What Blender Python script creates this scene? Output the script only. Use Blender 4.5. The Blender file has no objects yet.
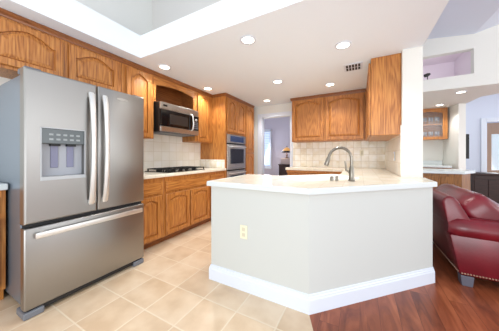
import bpy, bmesh, math, random
from mathutils import Vector, Matrix
random.seed(7)
S = bpy.context.scene
COL = S.collection

# ------------------------------------------------------------------ camera
cd = bpy.data.cameras.new('camera')
cam = bpy.data.objects.new('camera', cd); COL.objects.link(cam)
cd.sensor_fit = 'HORIZONTAL'; cd.sensor_width = 36.0
cd.lens = 206.0 / 499.0 * 36.0
cd.shift_y = -10.1 / 499.0
cd.clip_start = 0.05
cam.location = (0, 0, 1.156)
cam.rotation_euler = (math.radians(90), 0, math.radians(28.2))
S.camera = cam

# ------------------------------------------------------------------ world, daylight, added fill, exposure
S.view_settings.view_transform = 'Standard'
S.view_settings.look = 'None'
S.view_settings.gamma = 1.0
S.view_settings.use_curve_mapping = False
S.view_settings.exposure = 0.06
W = bpy.data.worlds.new('daylight'); S.world = W; W.use_nodes = True
bg = W.node_tree.nodes['Background']
bg.inputs[0].default_value = (0.94, 0.97, 1.0, 1)
bg.inputs[1].default_value = 1.32

def area(name, loc, target, sx, sy, power, color):
    l = bpy.data.lights.new(name, 'AREA'); l.shape = 'RECTANGLE'; l.size = sx; l.size_y = sy
    l.energy = power; l.color = color
    o = bpy.data.objects.new(name, l); COL.objects.link(o); o.location = loc
    o.rotation_euler = (Vector(target) - Vector(loc)).to_track_quat('-Z', 'Y').to_euler()
    return o
area('rear_upward_fill', (0.8, -3.0, 0.85), (-0.6, 3.0, 2.6), 3.4, 1.5, 120, (0.93, 0.96, 1.0))  # added area light behind the camera, tilted up to brighten the ceiling
area('side_window_daylight', (5.2, 2.0, 1.8), (1.0, 3.6, 0.8), 2.4, 1.8, 60, (0.93, 0.96, 1.0))
area('hall_window_daylight', (-3.3, 7.05, 1.4), (-2.4, 5.2, 1.0), .7, 1.3, 40, (.92, .95, 1.0))
area('far_window_daylight', (4.1, 9.45, 1.3), (3.6, 7.0, 1.0), .9, 1.2, 22, (.94, .97, 1.0))
area('great_room_daylight', (6.2, 6.4, 1.6), (2.6, 7.4, 1.4), 1.6, 1.6, 45, (.93, .96, 1.0))
LAMP_POWER = 36.0
LAMP_COLOR = (1.0, 0.985, 0.96)

# ------------------------------------------------------------------ materials
def lin(c):
    return tuple(((x/255.0)/12.92 if x/255.0 <= 0.04045 else (((x/255.0)+0.055)/1.055)**2.4) for x in c)
def newmat(name):
    m = bpy.data.materials.new(name); m.use_nodes = True
    nt = m.node_tree; b = nt.nodes['Principled BSDF']
    return m, nt, b
def plain(name, rgb, rough=0.5, metal=0.0, bump=0.0, bscale=200, coat=0.0, var=0.0):
    m, nt, b = newmat(name)
    c = lin(rgb)
    b.inputs['Base Color'].default_value = (*c, 1)
    b.inputs['Roughness'].default_value = rough
    b.inputs['Metallic'].default_value = metal
    if coat: b.inputs['Coat Weight'].default_value = coat; b.inputs['Coat Roughness'].default_value = 0.1
    if bump or var:
        tc = nt.nodes.new('ShaderNodeTexCoord'); n = nt.nodes.new('ShaderNodeTexNoise')
        n.inputs['Scale'].default_value = bscale; n.inputs['Detail'].default_value = 4
        nt.links.new(tc.outputs['Object'], n.inputs['Vector'])
        if bump:
            bp = nt.nodes.new('ShaderNodeBump'); bp.inputs['Strength'].default_value = bump; bp.inputs['Distance'].default_value = 0.002
            nt.links.new(n.outputs[0], bp.inputs['Height']); nt.links.new(bp.outputs[0], b.inputs['Normal'])
        if var:
            r = nt.nodes.new('ShaderNodeValToRGB')
            r.color_ramp.elements[0].position = 0.3; r.color_ramp.elements[1].position = 0.7
            r.color_ramp.elements[0].color = (*[x*(1-var) for x in c], 1)
            r.color_ramp.elements[1].color = (*[min(1, x*(1+var)) for x in c], 1)
            nt.links.new(n.outputs[0], r.inputs[0]); nt.links.new(r.outputs[0], b.inputs['Base Color'])
    return m
def emit(name, rgb, power):
    m, nt, b = newmat(name)
    b.inputs['Base Color'].default_value = (*lin(rgb), 1)
    b.inputs['Emission Color'].default_value = (*lin(rgb), 1)
    b.inputs['Emission Strength'].default_value = power
    return m
def oak(name, dark, mid, light, rough=0.38, axis='Z', scale=1.0):
    m, nt, b = newmat(name)
    N = nt.nodes.new; L = nt.links.new
    tc = N('ShaderNodeTexCoord'); oi = N('ShaderNodeObjectInfo')
    mp = N('ShaderNodeMapping')
    s = {'Z': (9, 9, 1.1), 'Y': (9, 1.1, 9), 'X': (1.1, 9, 9)}[axis]
    mp.inputs['Scale'].default_value = tuple(k*scale for k in s)
    ad = N('ShaderNodeVectorMath'); ad.operation = 'ADD'
    ml = N('ShaderNodeMath'); ml.operation = 'MULTIPLY'; ml.inputs[1].default_value = 37.0
    L(oi.outputs['Random'], ml.inputs[0]); L(tc.outputs['Object'], ad.inputs[0]); L(ml.outputs[0], ad.inputs[1])
    L(ad.outputs[0], mp.inputs['Vector'])
    # cathedral rings: a low noise drives a sine
    n1 = N('ShaderNodeTexNoise'); n1.inputs['Scale'].default_value = 0.55; n1.inputs['Detail'].default_value = 2; n1.inputs['Roughness'].default_value = .45
    L(mp.outputs[0], n1.inputs['Vector'])
    m2 = N('ShaderNodeMath'); m2.operation = 'MULTIPLY'; m2.inputs[1].default_value = 120.0; L(n1.outputs[0], m2.inputs[0])
    sn = N('ShaderNodeMath'); sn.operation = 'SINE'; L(m2.outputs[0], sn.inputs[0])
    mp2 = N('ShaderNodeMapping'); mp2.inputs['Scale'].default_value = tuple(k*scale*11 if k > 2 else k*scale*4 for k in s)
    L(ad.outputs[0], mp2.inputs['Vector'])
    n2 = N('ShaderNodeTexNoise'); n2.inputs['Scale'].default_value = 1.0; n2.inputs['Detail'].default_value = 5; L(mp2.outputs[0], n2.inputs['Vector'])
    a1 = N('ShaderNodeMath'); a1.operation = 'MULTIPLY_ADD'; a1.inputs[1].default_value = 0.075; L(sn.outputs[0], a1.inputs[0]); L(n2.outputs[0], a1.inputs[2])
    r = N('ShaderNodeValToRGB'); e = r.color_ramp.elements
    e[0].position = 0.28; e[0].color = (*lin(dark), 1); e[1].position = 0.72; e[1].color = (*lin(light), 1)
    k = e.new(0.48); k.color = (*lin(mid), 1)
    L(a1.outputs[0], r.inputs[0]); L(r.outputs[0], b.inputs['Base Color'])
    b.inputs['Roughness'].default_value = rough
    b.inputs['Coat Weight'].default_value = 0.15; b.inputs['Coat Roughness'].default_value = 0.25
    bp = N('ShaderNodeBump'); bp.inputs['Strength'].default_value = 0.12; bp.inputs['Distance'].default_value = 0.002
    L(n2.outputs[0], bp.inputs['Height']); L(bp.outputs[0], b.inputs['Normal'])
    return m
def tiles(name, size, off, grout_w, cols, grout, rough, axes=('X', 'Y'), mott=6.0, bumps=0.4):
    m, nt, b = newmat(name); N = nt.nodes.new; L = nt.links.new
    tc = N('ShaderNodeTexCoord'); sp = N('ShaderNodeSeparateXYZ'); L(tc.outputs['Object'], sp.inputs[0])
    masks = []; ids = []
    for ax, o in zip(axes, off):
        a = N('ShaderNodeMath'); a.operation = 'SUBTRACT'; a.inputs[1].default_value = o; L(sp.outputs[ax], a.inputs[0])
        d = N('ShaderNodeMath'); d.operation = 'DIVIDE'; d.inputs[1].default_value = size; L(a.outputs[0], d.inputs[0])
        fl = N('ShaderNodeMath'); fl.operation = 'FLOOR'; L(d.outputs[0], fl.inputs[0]); ids.append(fl)
        fr = N('ShaderNodeMath'); fr.operation = 'FRACT'; L(d.outputs[0], fr.inputs[0])
        c = N('ShaderNodeMath'); c.operation = 'SUBTRACT'; c.inputs[1].default_value = 0.5; L(fr.outputs[0], c.inputs[0])
        ab = N('ShaderNodeMath'); ab.operation = 'ABSOLUTE'; L(c.outputs[0], ab.inputs[0]); masks.append(ab)
    mx = N('ShaderNodeMath'); mx.operation = 'MAXIMUM'; L(masks[0].outputs[0], mx.inputs[0]); L(masks[1].outputs[0], mx.inputs[1])
    mr = N('ShaderNodeMapRange'); w = grout_w/size/2
    mr.inputs['From Min'].default_value = 0.5-w*1.5; mr.inputs['From Max'].default_value = 0.5-w*0.7; L(mx.outputs[0], mr.inputs['Value'])
    cb = N('ShaderNodeCombineXYZ'); L(ids[0].outputs[0], cb.inputs[0]); L(ids[1].outputs[0], cb.inputs[1])
    wn = N('ShaderNodeTexWhiteNoise'); L(cb.outputs[0], wn.inputs['Vector'])
    av = N('ShaderNodeVectorMath'); av.operation = 'MULTIPLY_ADD'; av.inputs[1].default_value = (9, 9, 9)
    L(wn.outputs['Color'], av.inputs[0]); L(tc.outputs['Object'], av.inputs[2])
    nz = N('ShaderNodeTexNoise'); nz.inputs['Scale'].default_value = mott; nz.inputs['Detail'].default_value = 5; L(av.outputs[0], nz.inputs['Vector'])
    mixv = N('ShaderNodeMath'); mixv.operation = 'MULTIPLY_ADD'; mixv.inputs[1].default_value = 0.16; mixv.inputs[2].default_value = -0.08
    L(wn.outputs['Value'], mixv.inputs[0])
    sm = N('ShaderNodeMath'); sm.operation = 'ADD'; L(nz.outputs[0], sm.inputs[0]); L(mixv.outputs[0], sm.inputs[1])
    r = N('ShaderNodeValToRGB'); e = r.color_ramp.elements
    e[0].position = 0.3; e[0].color = (*lin(cols[0]), 1); e[1].position = 0.7; e[1].color = (*lin(cols[-1]), 1)
    for i, c in enumerate(cols[1:-1]):
        k = e.new(0.3+0.4*(i+1)/(len(cols)-1)); k.color = (*lin(c), 1)
    L(sm.outputs[0], r.inputs[0])
    mixc = N('ShaderNodeMix'); mixc.data_type = 'RGBA'; L(mr.outputs[0], mixc.inputs['Factor'])
    L(r.outputs[0], mixc.inputs[6]); mixc.inputs[7].default_value = (*lin(grout), 1)
    L(mixc.outputs[2], b.inputs['Base Color'])
    b.inputs['Roughness'].default_value = rough
    inv = N('ShaderNodeMath'); inv.operation = 'SUBTRACT'; inv.inputs[0].default_value = 1.0; L(mr.outputs[0], inv.inputs[1])
    bp = N('ShaderNodeBump'); bp.inputs['Strength'].default_value = bumps; bp.inputs['Distance'].default_value = 0.002
    L(inv.outputs[0], bp.inputs['Height']); L(bp.outputs[0], b.inputs['Normal'])
    return m
def planks(name):
    m, nt, b = newmat(name); N = nt.nodes.new; L = nt.links.new
    tc = N('ShaderNodeTexCoord'); mp = N('ShaderNodeMapping'); mp.inputs['Rotation'].default_value = (0, 0, math.radians(90))
    L(tc.outputs['Object'], mp.inputs['Vector'])
    br = N('ShaderNodeTexBrick'); br.inputs['Scale'].default_value = 1; br.inputs['Brick Width'].default_value = 1.1; br.inputs['Row Height'].default_value = 0.125
    br.inputs['Mortar Size'].default_value = 0.0012; br.inputs['Mortar Smooth'].default_value = 0.3; br.offset = 0.37
    br.inputs['Color1'].default_value = (0, 0, 0, 1); br.inputs['Color2'].default_value = (1, 1, 1, 1); br.inputs['Mortar'].default_value = (.5, .5, .5, 1)
    L(mp.outputs[0], br.inputs['Vector'])
    av = N('ShaderNodeVectorMath'); av.operation = 'MULTIPLY_ADD'; av.inputs[1].default_value = (5, 5, 5)
    L(br.outputs['Color'], av.inputs[0]); L(tc.outputs['Object'], av.inputs[2])
    m2 = N('ShaderNodeMapping'); m2.inputs['Scale'].default_value = (9, 1.6, 9); L(av.outputs[0], m2.inputs['Vector'])
    nz = N('ShaderNodeTexNoise'); nz.inputs['Scale'].default_value = 1.3; nz.inputs['Detail'].default_value = 6; nz.inputs['Distortion'].default_value = 1.2; L(m2.outputs[0], nz.inputs['Vector'])
    ad = N('ShaderNodeMath'); ad.operation = 'MULTIPLY_ADD'; ad.inputs[1].default_value = 0.13; L(br.outputs['Color'], ad.inputs[0]); L(nz.outputs[0], ad.inputs[2])
    r = N('ShaderNodeValToRGB'); e = r.color_ramp.elements
    e[0].position = 0.36; e[0].color = (*lin((104, 50, 32)), 1); e[1].position = 0.82; e[1].color = (*lin((176, 102, 68)), 1)
    k = e.new(0.58); k.color = (*lin((144, 76, 48)), 1)
    L(ad.outputs[0], r.inputs[0])
    mx = N('ShaderNodeMix'); mx.data_type = 'RGBA'; L(br.outputs['Fac'], mx.inputs['Factor']); L(r.outputs[0], mx.inputs[6]); mx.inputs[7].default_value = (*lin((84, 40, 26)), 1)
    L(mx.outputs[2], b.inputs['Base Color']); b.inputs['Roughness'].default_value = 0.3
    return m
def steel(name, rgb=(190, 188, 184), rough=0.3, axis='Z'):
    m, nt, b = newmat(name); N = nt.nodes.new; L = nt.links.new
    b.inputs['Base Color'].default_value = (*lin(rgb), 1); b.inputs['Metallic'].default_value = 1.0
    tc = N('ShaderNodeTexCoord'); mp = N('ShaderNodeMapping')
    mp.inputs['Scale'].default_value = {'Z': (400, 400, 4), 'Y': (400, 4, 400)}[axis]
    L(tc.outputs['Object'], mp.inputs['Vector'])
    n = N('ShaderNodeTexNoise'); n.inputs['Scale'].default_value = 1; n.inputs['Detail'].default_value = 3; L(mp.outputs[0], n.inputs['Vector'])
    mr = N('ShaderNodeMapRange'); mr.inputs['To Min'].default_value = rough-0.06; mr.inputs['To Max'].default_value = rough+0.08
    L(n.outputs[0], mr.inputs['Value']); L(mr.outputs[0], b.inputs['Roughness'])
    return m
def leather(name, rgb):
    m, nt, b = newmat(name); N = nt.nodes.new; L = nt.links.new
    c = lin(rgb)
    tc = N('ShaderNodeTexCoord')
    n = N('ShaderNodeTexNoise'); n.inputs['Scale'].default_value = 5; n.inputs['Detail'].default_value = 4; L(tc.outputs['Object'], n.inputs['Vector'])
    r = N('ShaderNodeValToRGB'); r.color_ramp.elements[0].position = .3; r.color_ramp.elements[1].position = .75
    r.color_ramp.elements[0].color = (*[x*.7 for x in c], 1); r.color_ramp.elements[1].color = (*[x*1.25 for x in c], 1)
    L(n.outputs[0], r.inputs[0]); L(r.outputs[0], b.inputs['Base Color'])
    b.inputs['Roughness'].default_value = 0.32
    b.inputs['Coat Weight'].default_value = .15; b.inputs['Coat Roughness'].default_value = .22
    v = N('ShaderNodeTexVoronoi'); v.inputs['Scale'].default_value = 160; L(tc.outputs['Object'], v.inputs['Vector'])
    bp = N('ShaderNodeBump'); bp.inputs['Strength'].default_value = .15; bp.inputs['Distance'].default_value = .002
    L(v.outputs[0], bp.inputs['Height']); L(bp.outputs[0], b.inputs['Normal'])
    return m

M = {}
M['oak'] = oak('honey_oak', (140, 82, 32), (180, 115, 53), (202, 140, 72))
M['oakh'] = oak('honey_oak_horizontal', (140, 82, 32), (180, 115, 53), (202, 140, 72), axis='Y')
M['oakd'] = oak('trim_and_shaded_oak', (104, 58, 26), (136, 80, 38), (156, 98, 50), axis='Y')
M['oakb'] = oak('bar_oak', (96, 56, 16), (136, 86, 32), (160, 106, 44), rough=.55, axis='Z')
M['dark_wood'] = oak('espresso_wood', (26, 12, 10), (44, 22, 18), (62, 34, 28), rough=.55, axis='X')
M['white_wall'] = plain('white_paint', (228, 228, 222), .7, bump=.08, bscale=160)
M['half_wall'] = plain('pale_grey_paint', (198, 202, 199), .65, bump=.08, bscale=160)
M['ceil'] = plain('ceiling_paint', (236, 244, 252), .8, bump=.15, bscale=90)
M['vault'] = plain('blue_grey_paint', (222, 230, 244), .8)
M['grey_wall'] = plain('light_grey_paint', (214, 211, 206), .75)
M['blue_wall'] = plain('pale_blue_paint', (214, 222, 238), .7)
M['lav_wall'] = plain('lavender_paint', (196, 192, 208), .7)
M['pink_wall'] = plain('pinkish_paint', (242, 230, 240), .7)
M['trim'] = plain('white_trim_paint', (218, 226, 238), .4)
M['counter'] = tiles('white_counter_tile', .152, (.03, .02), .004, [(228, 218, 198), (236, 228, 210), (240, 234, 220)], (214, 206, 188), .16, mott=3, bumps=.15)
M['counter_edge'] = plain('white_counter_edge', (212, 219, 220), .2)
M['splash_y'] = tiles('cream_wall_tile', .152, (.02, .915), .005, [(238, 233, 218), (243, 239, 228), (247, 244, 236)], (222, 214, 196), .22, axes=('Y', 'Z'), mott=4)
M['splash_x'] = tiles('mottled_wall_tile', .13, (.02, .915), .005, [(230, 218, 192), (243, 237, 222), (250, 247, 240)], (206, 194, 170), .22, axes=('X', 'Z'), mott=7)
M['floor_tile'] = tiles('beige_floor_tile', .308, (-1.421, .989), .009, [(207, 180, 148), (219, 195, 165), (228, 208, 181)], (230, 214, 190), .32, mott=5)
M['planks'] = planks('cherry_planks')
M['steel'] = steel('brushed_steel', (160, 158, 155), rough=.36)
M['steelh'] = steel('brushed_steel_horizontal', rough=.28, axis='Y')
M['handle'] = steel('satin_handle_steel', (232, 232, 230), .42)
M['nickel'] = plain('brushed_nickel', (134, 128, 118), .3, 1.0)
M['fridge_side'] = plain('grey_blue_painted_steel', (134, 146, 160), .35, 0.6)
M['grey_plastic'] = plain('grey_plastic', (110, 114, 122), .45)
M['light_plastic'] = plain('light_grey_plastic', (200, 204, 208), .35)
M['black'] = plain('black_gloss', (14, 14, 16), .12)
M['black_matte'] = plain('black_matte', (22, 22, 24), .5)
M['dark_gap'] = plain('dark_seal', (34, 34, 36), .7)
M['glass_dark'] = plain('dark_oven_glass', (18, 22, 34), .06)
M['screen'] = plain('blue_display_glass', (40, 60, 100), .12)
M['leather'] = leather('burgundy_leather', (112, 14, 30))
M['nail'] = plain('brass_nail', (190, 160, 140), .35, 1.0)
M['ivory'] = plain('ivory_plastic', (232, 226, 200), .4)
M['slot'] = plain('slot_grey', (206, 200, 176), .6)
M['porcelain'] = plain('white_porcelain', (250, 249, 244), .1)
M['lens'] = emit('lamp_lens', (255, 244, 224), 9.0)
M['shutter'] = emit('glowing_shutters', (196, 214, 236), 0.75)  # emission on the slats stands in for daylight behind them
M['blind'] = emit('glowing_blinds', (214, 226, 230), 0.45)  # slats glow by themselves to look backlit by day
M['brown_frame'] = plain('tan_window_wood', (196, 164, 138), .5)
M['shade'] = emit('amber_lamp_shade', (190, 140, 80), 0.8)
M['pale_box'] = plain('dusty_pink_box', (196, 180, 176), .6)
M['iron'] = plain('cast_iron', (26, 26, 26), .55)
m, nt, b = newmat('clear_glass')
tr = nt.nodes.new('ShaderNodeBsdfTransparent'); mxs = nt.nodes.new('ShaderNodeMixShader'); mxs.inputs[0].default_value = .08
b.inputs['Roughness'].default_value = .03; b.inputs['Base Color'].default_value = (.8, .82, .84, 1)
nt.links.new(tr.outputs[0], mxs.inputs[1]); nt.links.new(b.outputs[0], mxs.inputs[2])
nt.links.new(mxs.outputs[0], nt.nodes['Material Output'].inputs['Surface'])
M['glass'] = m
M['glassware'] = plain('smoky_glassware', (150, 152, 158), .1, coat=.5)

# ------------------------------------------------------------------ mesh helper
def wloc(p):
    v = Vector((0, 0, 0))
    while p is not None:
        v += p.location; p = p.parent
    return v
class MB:
    def __init__(self): self.bm = bmesh.new()
    def _bev(self, geom_verts, bev, seg=2):
        if bev <= 0: return
        es = set()
        for v in geom_verts:
            for e in v.link_edges: es.add(e)
        bmesh.ops.bevel(self.bm, geom=list(es), offset=bev, segments=seg, affect='EDGES', profile=.5)
    def box(self, x0, x1, y0, y1, z0, z1, bev=0, seg=2):
        x0, x1 = sorted((x0, x1)); y0, y1 = sorted((y0, y1)); z0, z1 = sorted((z0, z1))
        vs = [self.bm.verts.new((x, y, z)) for x in (x0, x1) for y in (y0, y1) for z in (z0, z1)]
        for f in ((0,1,3,2), (4,6,7,5), (0,4,5,1), (2,3,7,6), (0,2,6,4), (1,5,7,3)):
            self.bm.faces.new([vs[i] for i in f])
        self._bev(vs, bev, seg); return self
    def prism(self, poly, a, b, axis='Z', bev=0, seg=2):
        # poly in the two remaining axes, extruded a..b along axis
        def P(p, t): return {'Z': (p[0], p[1], t), 'Y': (p[0], t, p[1]), 'X': (t, p[0], p[1])}[axis]
        lo = [self.bm.verts.new(P(p, a)) for p in poly]; hi = [self.bm.verts.new(P(p, b)) for p in poly]
        n = len(poly)
        self.bm.faces.new(lo[::-1]); self.bm.faces.new(hi)
        for i in range(n): self.bm.faces.new((lo[i], lo[(i+1) % n], hi[(i+1) % n], hi[i]))
        self._bev(lo+hi, bev, seg); return self
    def quad(self, pts):
        self.bm.faces.new([self.bm.verts.new(p) for p in pts]); return self
    def tube(self, pts, r, seg=10, cap=True):
        pts = [Vector(p) for p in pts]; n = len(pts)
        rs = r if isinstance(r, (list, tuple)) else [r]*n
        rings = []; up = None
        for i, p in enumerate(pts):
            t = (pts[min(i+1, n-1)] - pts[max(i-1, 0)]).normalized()
            if up is None:
                up = t.orthogonal().normalized()
            up = (up - t*up.dot(t)).normalized(); w = t.cross(up)
            rings.append([self.bm.verts.new(p + rs[i]*(math.cos(2*math.pi*k/seg)*up + math.sin(2*math.pi*k/seg)*w)) for k in range(seg)])
        for a, b in zip(rings, rings[1:]):
            for k in range(seg): self.bm.faces.new((a[k], a[(k+1) % seg], b[(k+1) % seg], b[k]))
        if cap: self.bm.faces.new(rings[0][::-1]); self.bm.faces.new(rings[-1])
        return self
    def lathe(self, prof, c, seg=24):
        rings = []
        for r, z in prof:
            rings.append([self.bm.verts.new((c[0]+r*math.cos(2*math.pi*k/seg), c[1]+r*math.sin(2*math.pi*k/seg), c[2]+z)) for k in range(seg)])
        for a, b in zip(rings, rings[1:]):
            for k in range(seg): self.bm.faces.new((a[k], a[(k+1) % seg], b[(k+1) % seg], b[k]))
        for rg, rev in ((rings[0], True), (rings[-1], False)):
            try: self.bm.faces.new(rg[::-1] if rev else rg)
            except Exception: pass
        return self
    def ball(self, c, rx, ry, rz, u=12, v=8):
        m = Matrix.Translation(c) @ Matrix.Diagonal((rx, ry, rz, 1))
        bmesh.ops.create_uvsphere(self.bm, u_segments=u, v_segments=v, radius=1, matrix=m); return self
    def transform(self, mat):
        bmesh.ops.transform(self.bm, matrix=mat, verts=self.bm.verts); return self
    def build(self, name, mat, parent=None, smooth=False, label=None, merge=False):
        if merge: bmesh.ops.remove_doubles(self.bm, verts=self.bm.verts, dist=1e-5)
        bmesh.ops.recalc_face_normals(self.bm, faces=self.bm.faces)
        off = wloc(parent)
        for v in self.bm.verts: v.co -= off
        me = bpy.data.meshes.new(name); self.bm.to_mesh(me); self.bm.free()
        me.materials.append(M[mat] if isinstance(mat, str) else mat)
        if smooth:
            for p in me.polygons: p.use_smooth = True
            try: me.set_sharp_from_angle(angle=math.radians(40))
            except Exception: pass
        o = bpy.data.objects.new(name, me); COL.objects.link(o)
        if parent: o.parent = parent
        if label: o['label'] = label
        return o
def tag(o, label=None, cat=None, group=None, kind=None):
    if label: o['label'] = label
    if cat: o['category'] = cat
    if group: o['group'] = group
    if kind: o['kind'] = kind
    return o
def thing(name, loc, label, cat, group=None):
    o = bpy.data.objects.new(name, None); COL.objects.link(o); o.location = loc; o.empty_display_size = .1
    return tag(o, label, cat, group)
def struct(name, mb, mat, label=None, smooth=False):
    o = mb.build(name, mat, smooth=smooth); o['kind'] = 'structure'
    if label: o['label'] = label
    return o

# ------------------------------------------------------------------ room dimensions
XW, YB, ZC = -2.88, 4.53, 2.34         # left wall, kitchen back wall, kitchen ceiling
XR0, XR1 = .42, .60                    # kitchen right wall (its near end shows as the white pillar)
YR = 2.85
YT, XT = 1.58, -2.35                   # edges of the opening in the dropped ceiling
ZT = 2.61
YBAR = 4.92
PA, PB, PY = -1.23, -.33, 1.535        # half wall of the peninsula
PD = .915                              # run of its 45 degree panel
ZV = 3.235

# ------------------------------------------------------------------ floors
struct('floor', MB().prism([(-3.2, -1.0), (-.05, -1.0), (-.02, .8), (-.33, 1.535), (-.33, 1.75), (.5, 2.6), (.5, 4.6), (.5, 8.2), (-6, 8.2), (-6, 4.6), (-3.2, 4.6)], -.06, 0), 'floor_tile', 'beige square ceramic tile floor of the kitchen')
struct('floor.001', MB().prism([(-.05, -1.0), (6.5, -1.0), (6.5, 10.5), (.5, 10.5), (.5, 2.6), (-.33, 1.75), (-.33, 1.535), (-.02, .8)], -.06, 0), 'planks', 'reddish brown wood plank floor of the living room')

# ------------------------------------------------------------------ walls
struct('wall_left', MB().box(XW-.12, XW, -.6, YB+.12, 0, 4.2), 'white_wall')
DX0, DX1, DZ = -2.09, -1.38, 2.06
w = MB(); w.box(XW, DX0, YB, YB+.12, 0, ZC+.02); w.box(DX0, DX1, YB, YB+.12, DZ, ZC+.02); w.box(DX1, XR1, YB, YB+.12, 0, ZC+.02)
struct('wall_back', w, 'white_wall')
struct('wall_right', MB().prism([(XR0, YR), (XR1, YR), (XR1, 7.1), (XR1-.1, 7.1), (XR1-.1, YB), (XR0, YB)], 0, ZC+.02), 'white_wall', 'white wall end standing like a pillar beside the oak cabinet')
# dropped kitchen ceiling with its raised opening
struct('ceiling', MB().prism([(XW, -.6), (XT, -.6), (XT, YT), (XR1, YT), (XR1, YB+.12), (XW, YB+.12)], ZC, ZT), 'ceil', 'dropped white kitchen ceiling with open edge')
struct('ceiling.001', MB().prism([(XW-.1, ZV+.55), (1.73, ZV), (1.73, ZV+.1), (XW-.1, ZV+.65)], 0.2, YBAR+.1, 'Y').prism([(1.73, ZV), (5.2, ZV+.95), (5.2, ZV+1.05), (1.73, ZV+.1)], 0.2, YBAR+.1, 'Y'), 'vault', 'pale blue grey vaulted ceiling')
struct('wall_upper', MB().box(XW, XR1-.02, 2.13, 2.25, ZT, 3.9), 'grey_wall', 'light grey upper wall above the dropped ceiling')
# wall above the wet bar: beam, header and niche
g = MB(); g.box(XR1, 5.2, YBAR, YBAR+.12, 2.99, ZV+.9); g.box(1.72, 5.2, YBAR, YBAR+.12, 2.56, 2.99)
struct('wall_bar_header', g, 'white_wall')
struct('trim_1', MB().prism([(XR1, YBAR), (5.2, YBAR), (5.2, 5.72), (2.35, 5.72), (2.15, 5.86), (2.135, 6.48), (2.135, 7.1), (XR1, 7.1)], ZC, 2.56), 'white_wall', 'white beam and lowered ceiling over the wet bar')
struct('wall_niche', MB().box(XR1, 1.80, 5.75, 5.85, 2.56, 3.1).box(1.72, 1.80, YBAR+.12, 5.75, 2.56, 3.1).box(XR1, 1.80, YBAR+.12, 5.85, 3.1, 3.16), 'pink_wall', 'pinkish back of the niche above the beam')
struct('wall_bar_back', MB().box(XR1, 2.13, 7.1, 7.2, 0, 2.36), 'white_wall')
struct('wall_bar_side', MB().prism([(1.90, 7.1), (1.985, 6.40), (2.13, 6.475), (2.13, 7.1)], 0, ZC), 'white_wall', 'white wing wall at the right end of the wet bar')
# far wall with its doorway, and the room beyond
fw = MB(); fw.box(2.0, 2.93, 7.74, 7.86, 0, 3.2); fw.box(2.93, 3.75, 7.74, 7.86, 2.04, 3.2); fw.box(3.75, 6.5, 7.74, 7.86, 0, 3.2)
struct('wall_far', fw, 'blue_wall')
struct('ceiling.002', MB().box(2.0, 6.5, 5.72, 10.0, 3.2, 3.28), 'vault')
cs = MB(); cs.box(2.83, 2.93, 7.71, 7.74, 0, 2.14, .006); cs.box(2.93, 3.75, 7.71, 7.74, 2.04, 2.14, .006); cs.box(3.75, 3.85, 7.71, 7.74, 0, 2.14, .006); cs.box(2.93, 2.95, 7.74, 7.88, 0, 2.04)
struct('trim_2', cs, 'trim', 'white casing of the far doorway')
struct('wall_beyond', MB().box(2.0, 6.5, 9.6, 9.7, 0, 3.2), 'blue_wall')
# room seen through the kitchen doorway
struct('wall_hall', MB().box(-6, -.4, 7.2, 7.32, 0, 2.7).box(-.6, -.48, 4.65, 7.2, 0, 2.7).box(-6, -3.0, 4.65, 4.77, 0, 2.7), 'lav_wall', 'lavender grey walls of the room through the doorway')
struct('ceiling.003', MB().box(-6, -.4, 4.65, 7.3, 2.7, 2.78), 'ceil')
dc = MB(); dc.box(DX0-.10, DX0, YB-.025, YB, 0, DZ+.09, .006); dc.box(DX0, DX1, YB-.025, YB, DZ, DZ+.09, .006); dc.box(DX1, DX1+.06, YB-.025, YB, 0, DZ+.09, .006)
dc.box(DX0-.005, DX0+.012, YB, YB+.13, 0, DZ); dc.box(DX1-.012, DX1+.005, YB, YB+.13, 0, DZ)
struct('trim_3', dc, 'trim', 'white casing of the kitchen doorway')
# hall window with plantation shutters
wn = MB(); wn.box(-3.70, -3.62, 7.15, 7.2, .70, 2.12, .005); wn.box(-2.98, -2.92, 7.15, 7.2, .70, 2.12, .005); wn.box(-3.7, -2.92, 7.15, 7.2, 2.06, 2.14, .005); wn.box(-3.72, -2.90, 7.13, 7.2, .66, .74, .005); wn.box(-3.32, -3.28, 7.15, 7.2, .74, 2.06)
w1 = struct('window_1', wn, 'trim', 'white shuttered window of the room through the doorway')
sl = MB()
for k in range(20):
    z = .78+k*.064
    for a, b_ in ((-3.62, -3.32), (-3.28, -2.98)): sl.prism([(7.155, z), (7.195, z+.045), (7.197, z+.05), (7.157, z+.008)], a, b_, 'X')
sl.build('shutter', 'shutter', w1)
# far window with blinds
wf = MB(); wf.box(3.62, 3.74, 9.54, 9.6, .5, 2.2, .005); wf.box(4.55, 4.67, 9.54, 9.6, .5, 2.2, .005); wf.box(3.74, 4.55, 9.54, 9.6, 1.84, 2.2, .005); wf.box(3.62, 4.67, 9.52, 9.6, .5, .68, .005)
w2 = struct('window_2', wf, 'brown_frame', 'tan framed window seen through the far doorway')
bl = MB()
for k in range(30):
    z = .69+k*.0385
    bl.box(3.74, 4.55, 9.565, 9.575, z, z+.034)
bl.build('blind', 'blind', w2)
# baseboard strips of the living room far wall
struct('baseboard_far', MB().box(2.0, 2.83, 7.725, 7.74, 0, .12), 'trim')

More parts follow.
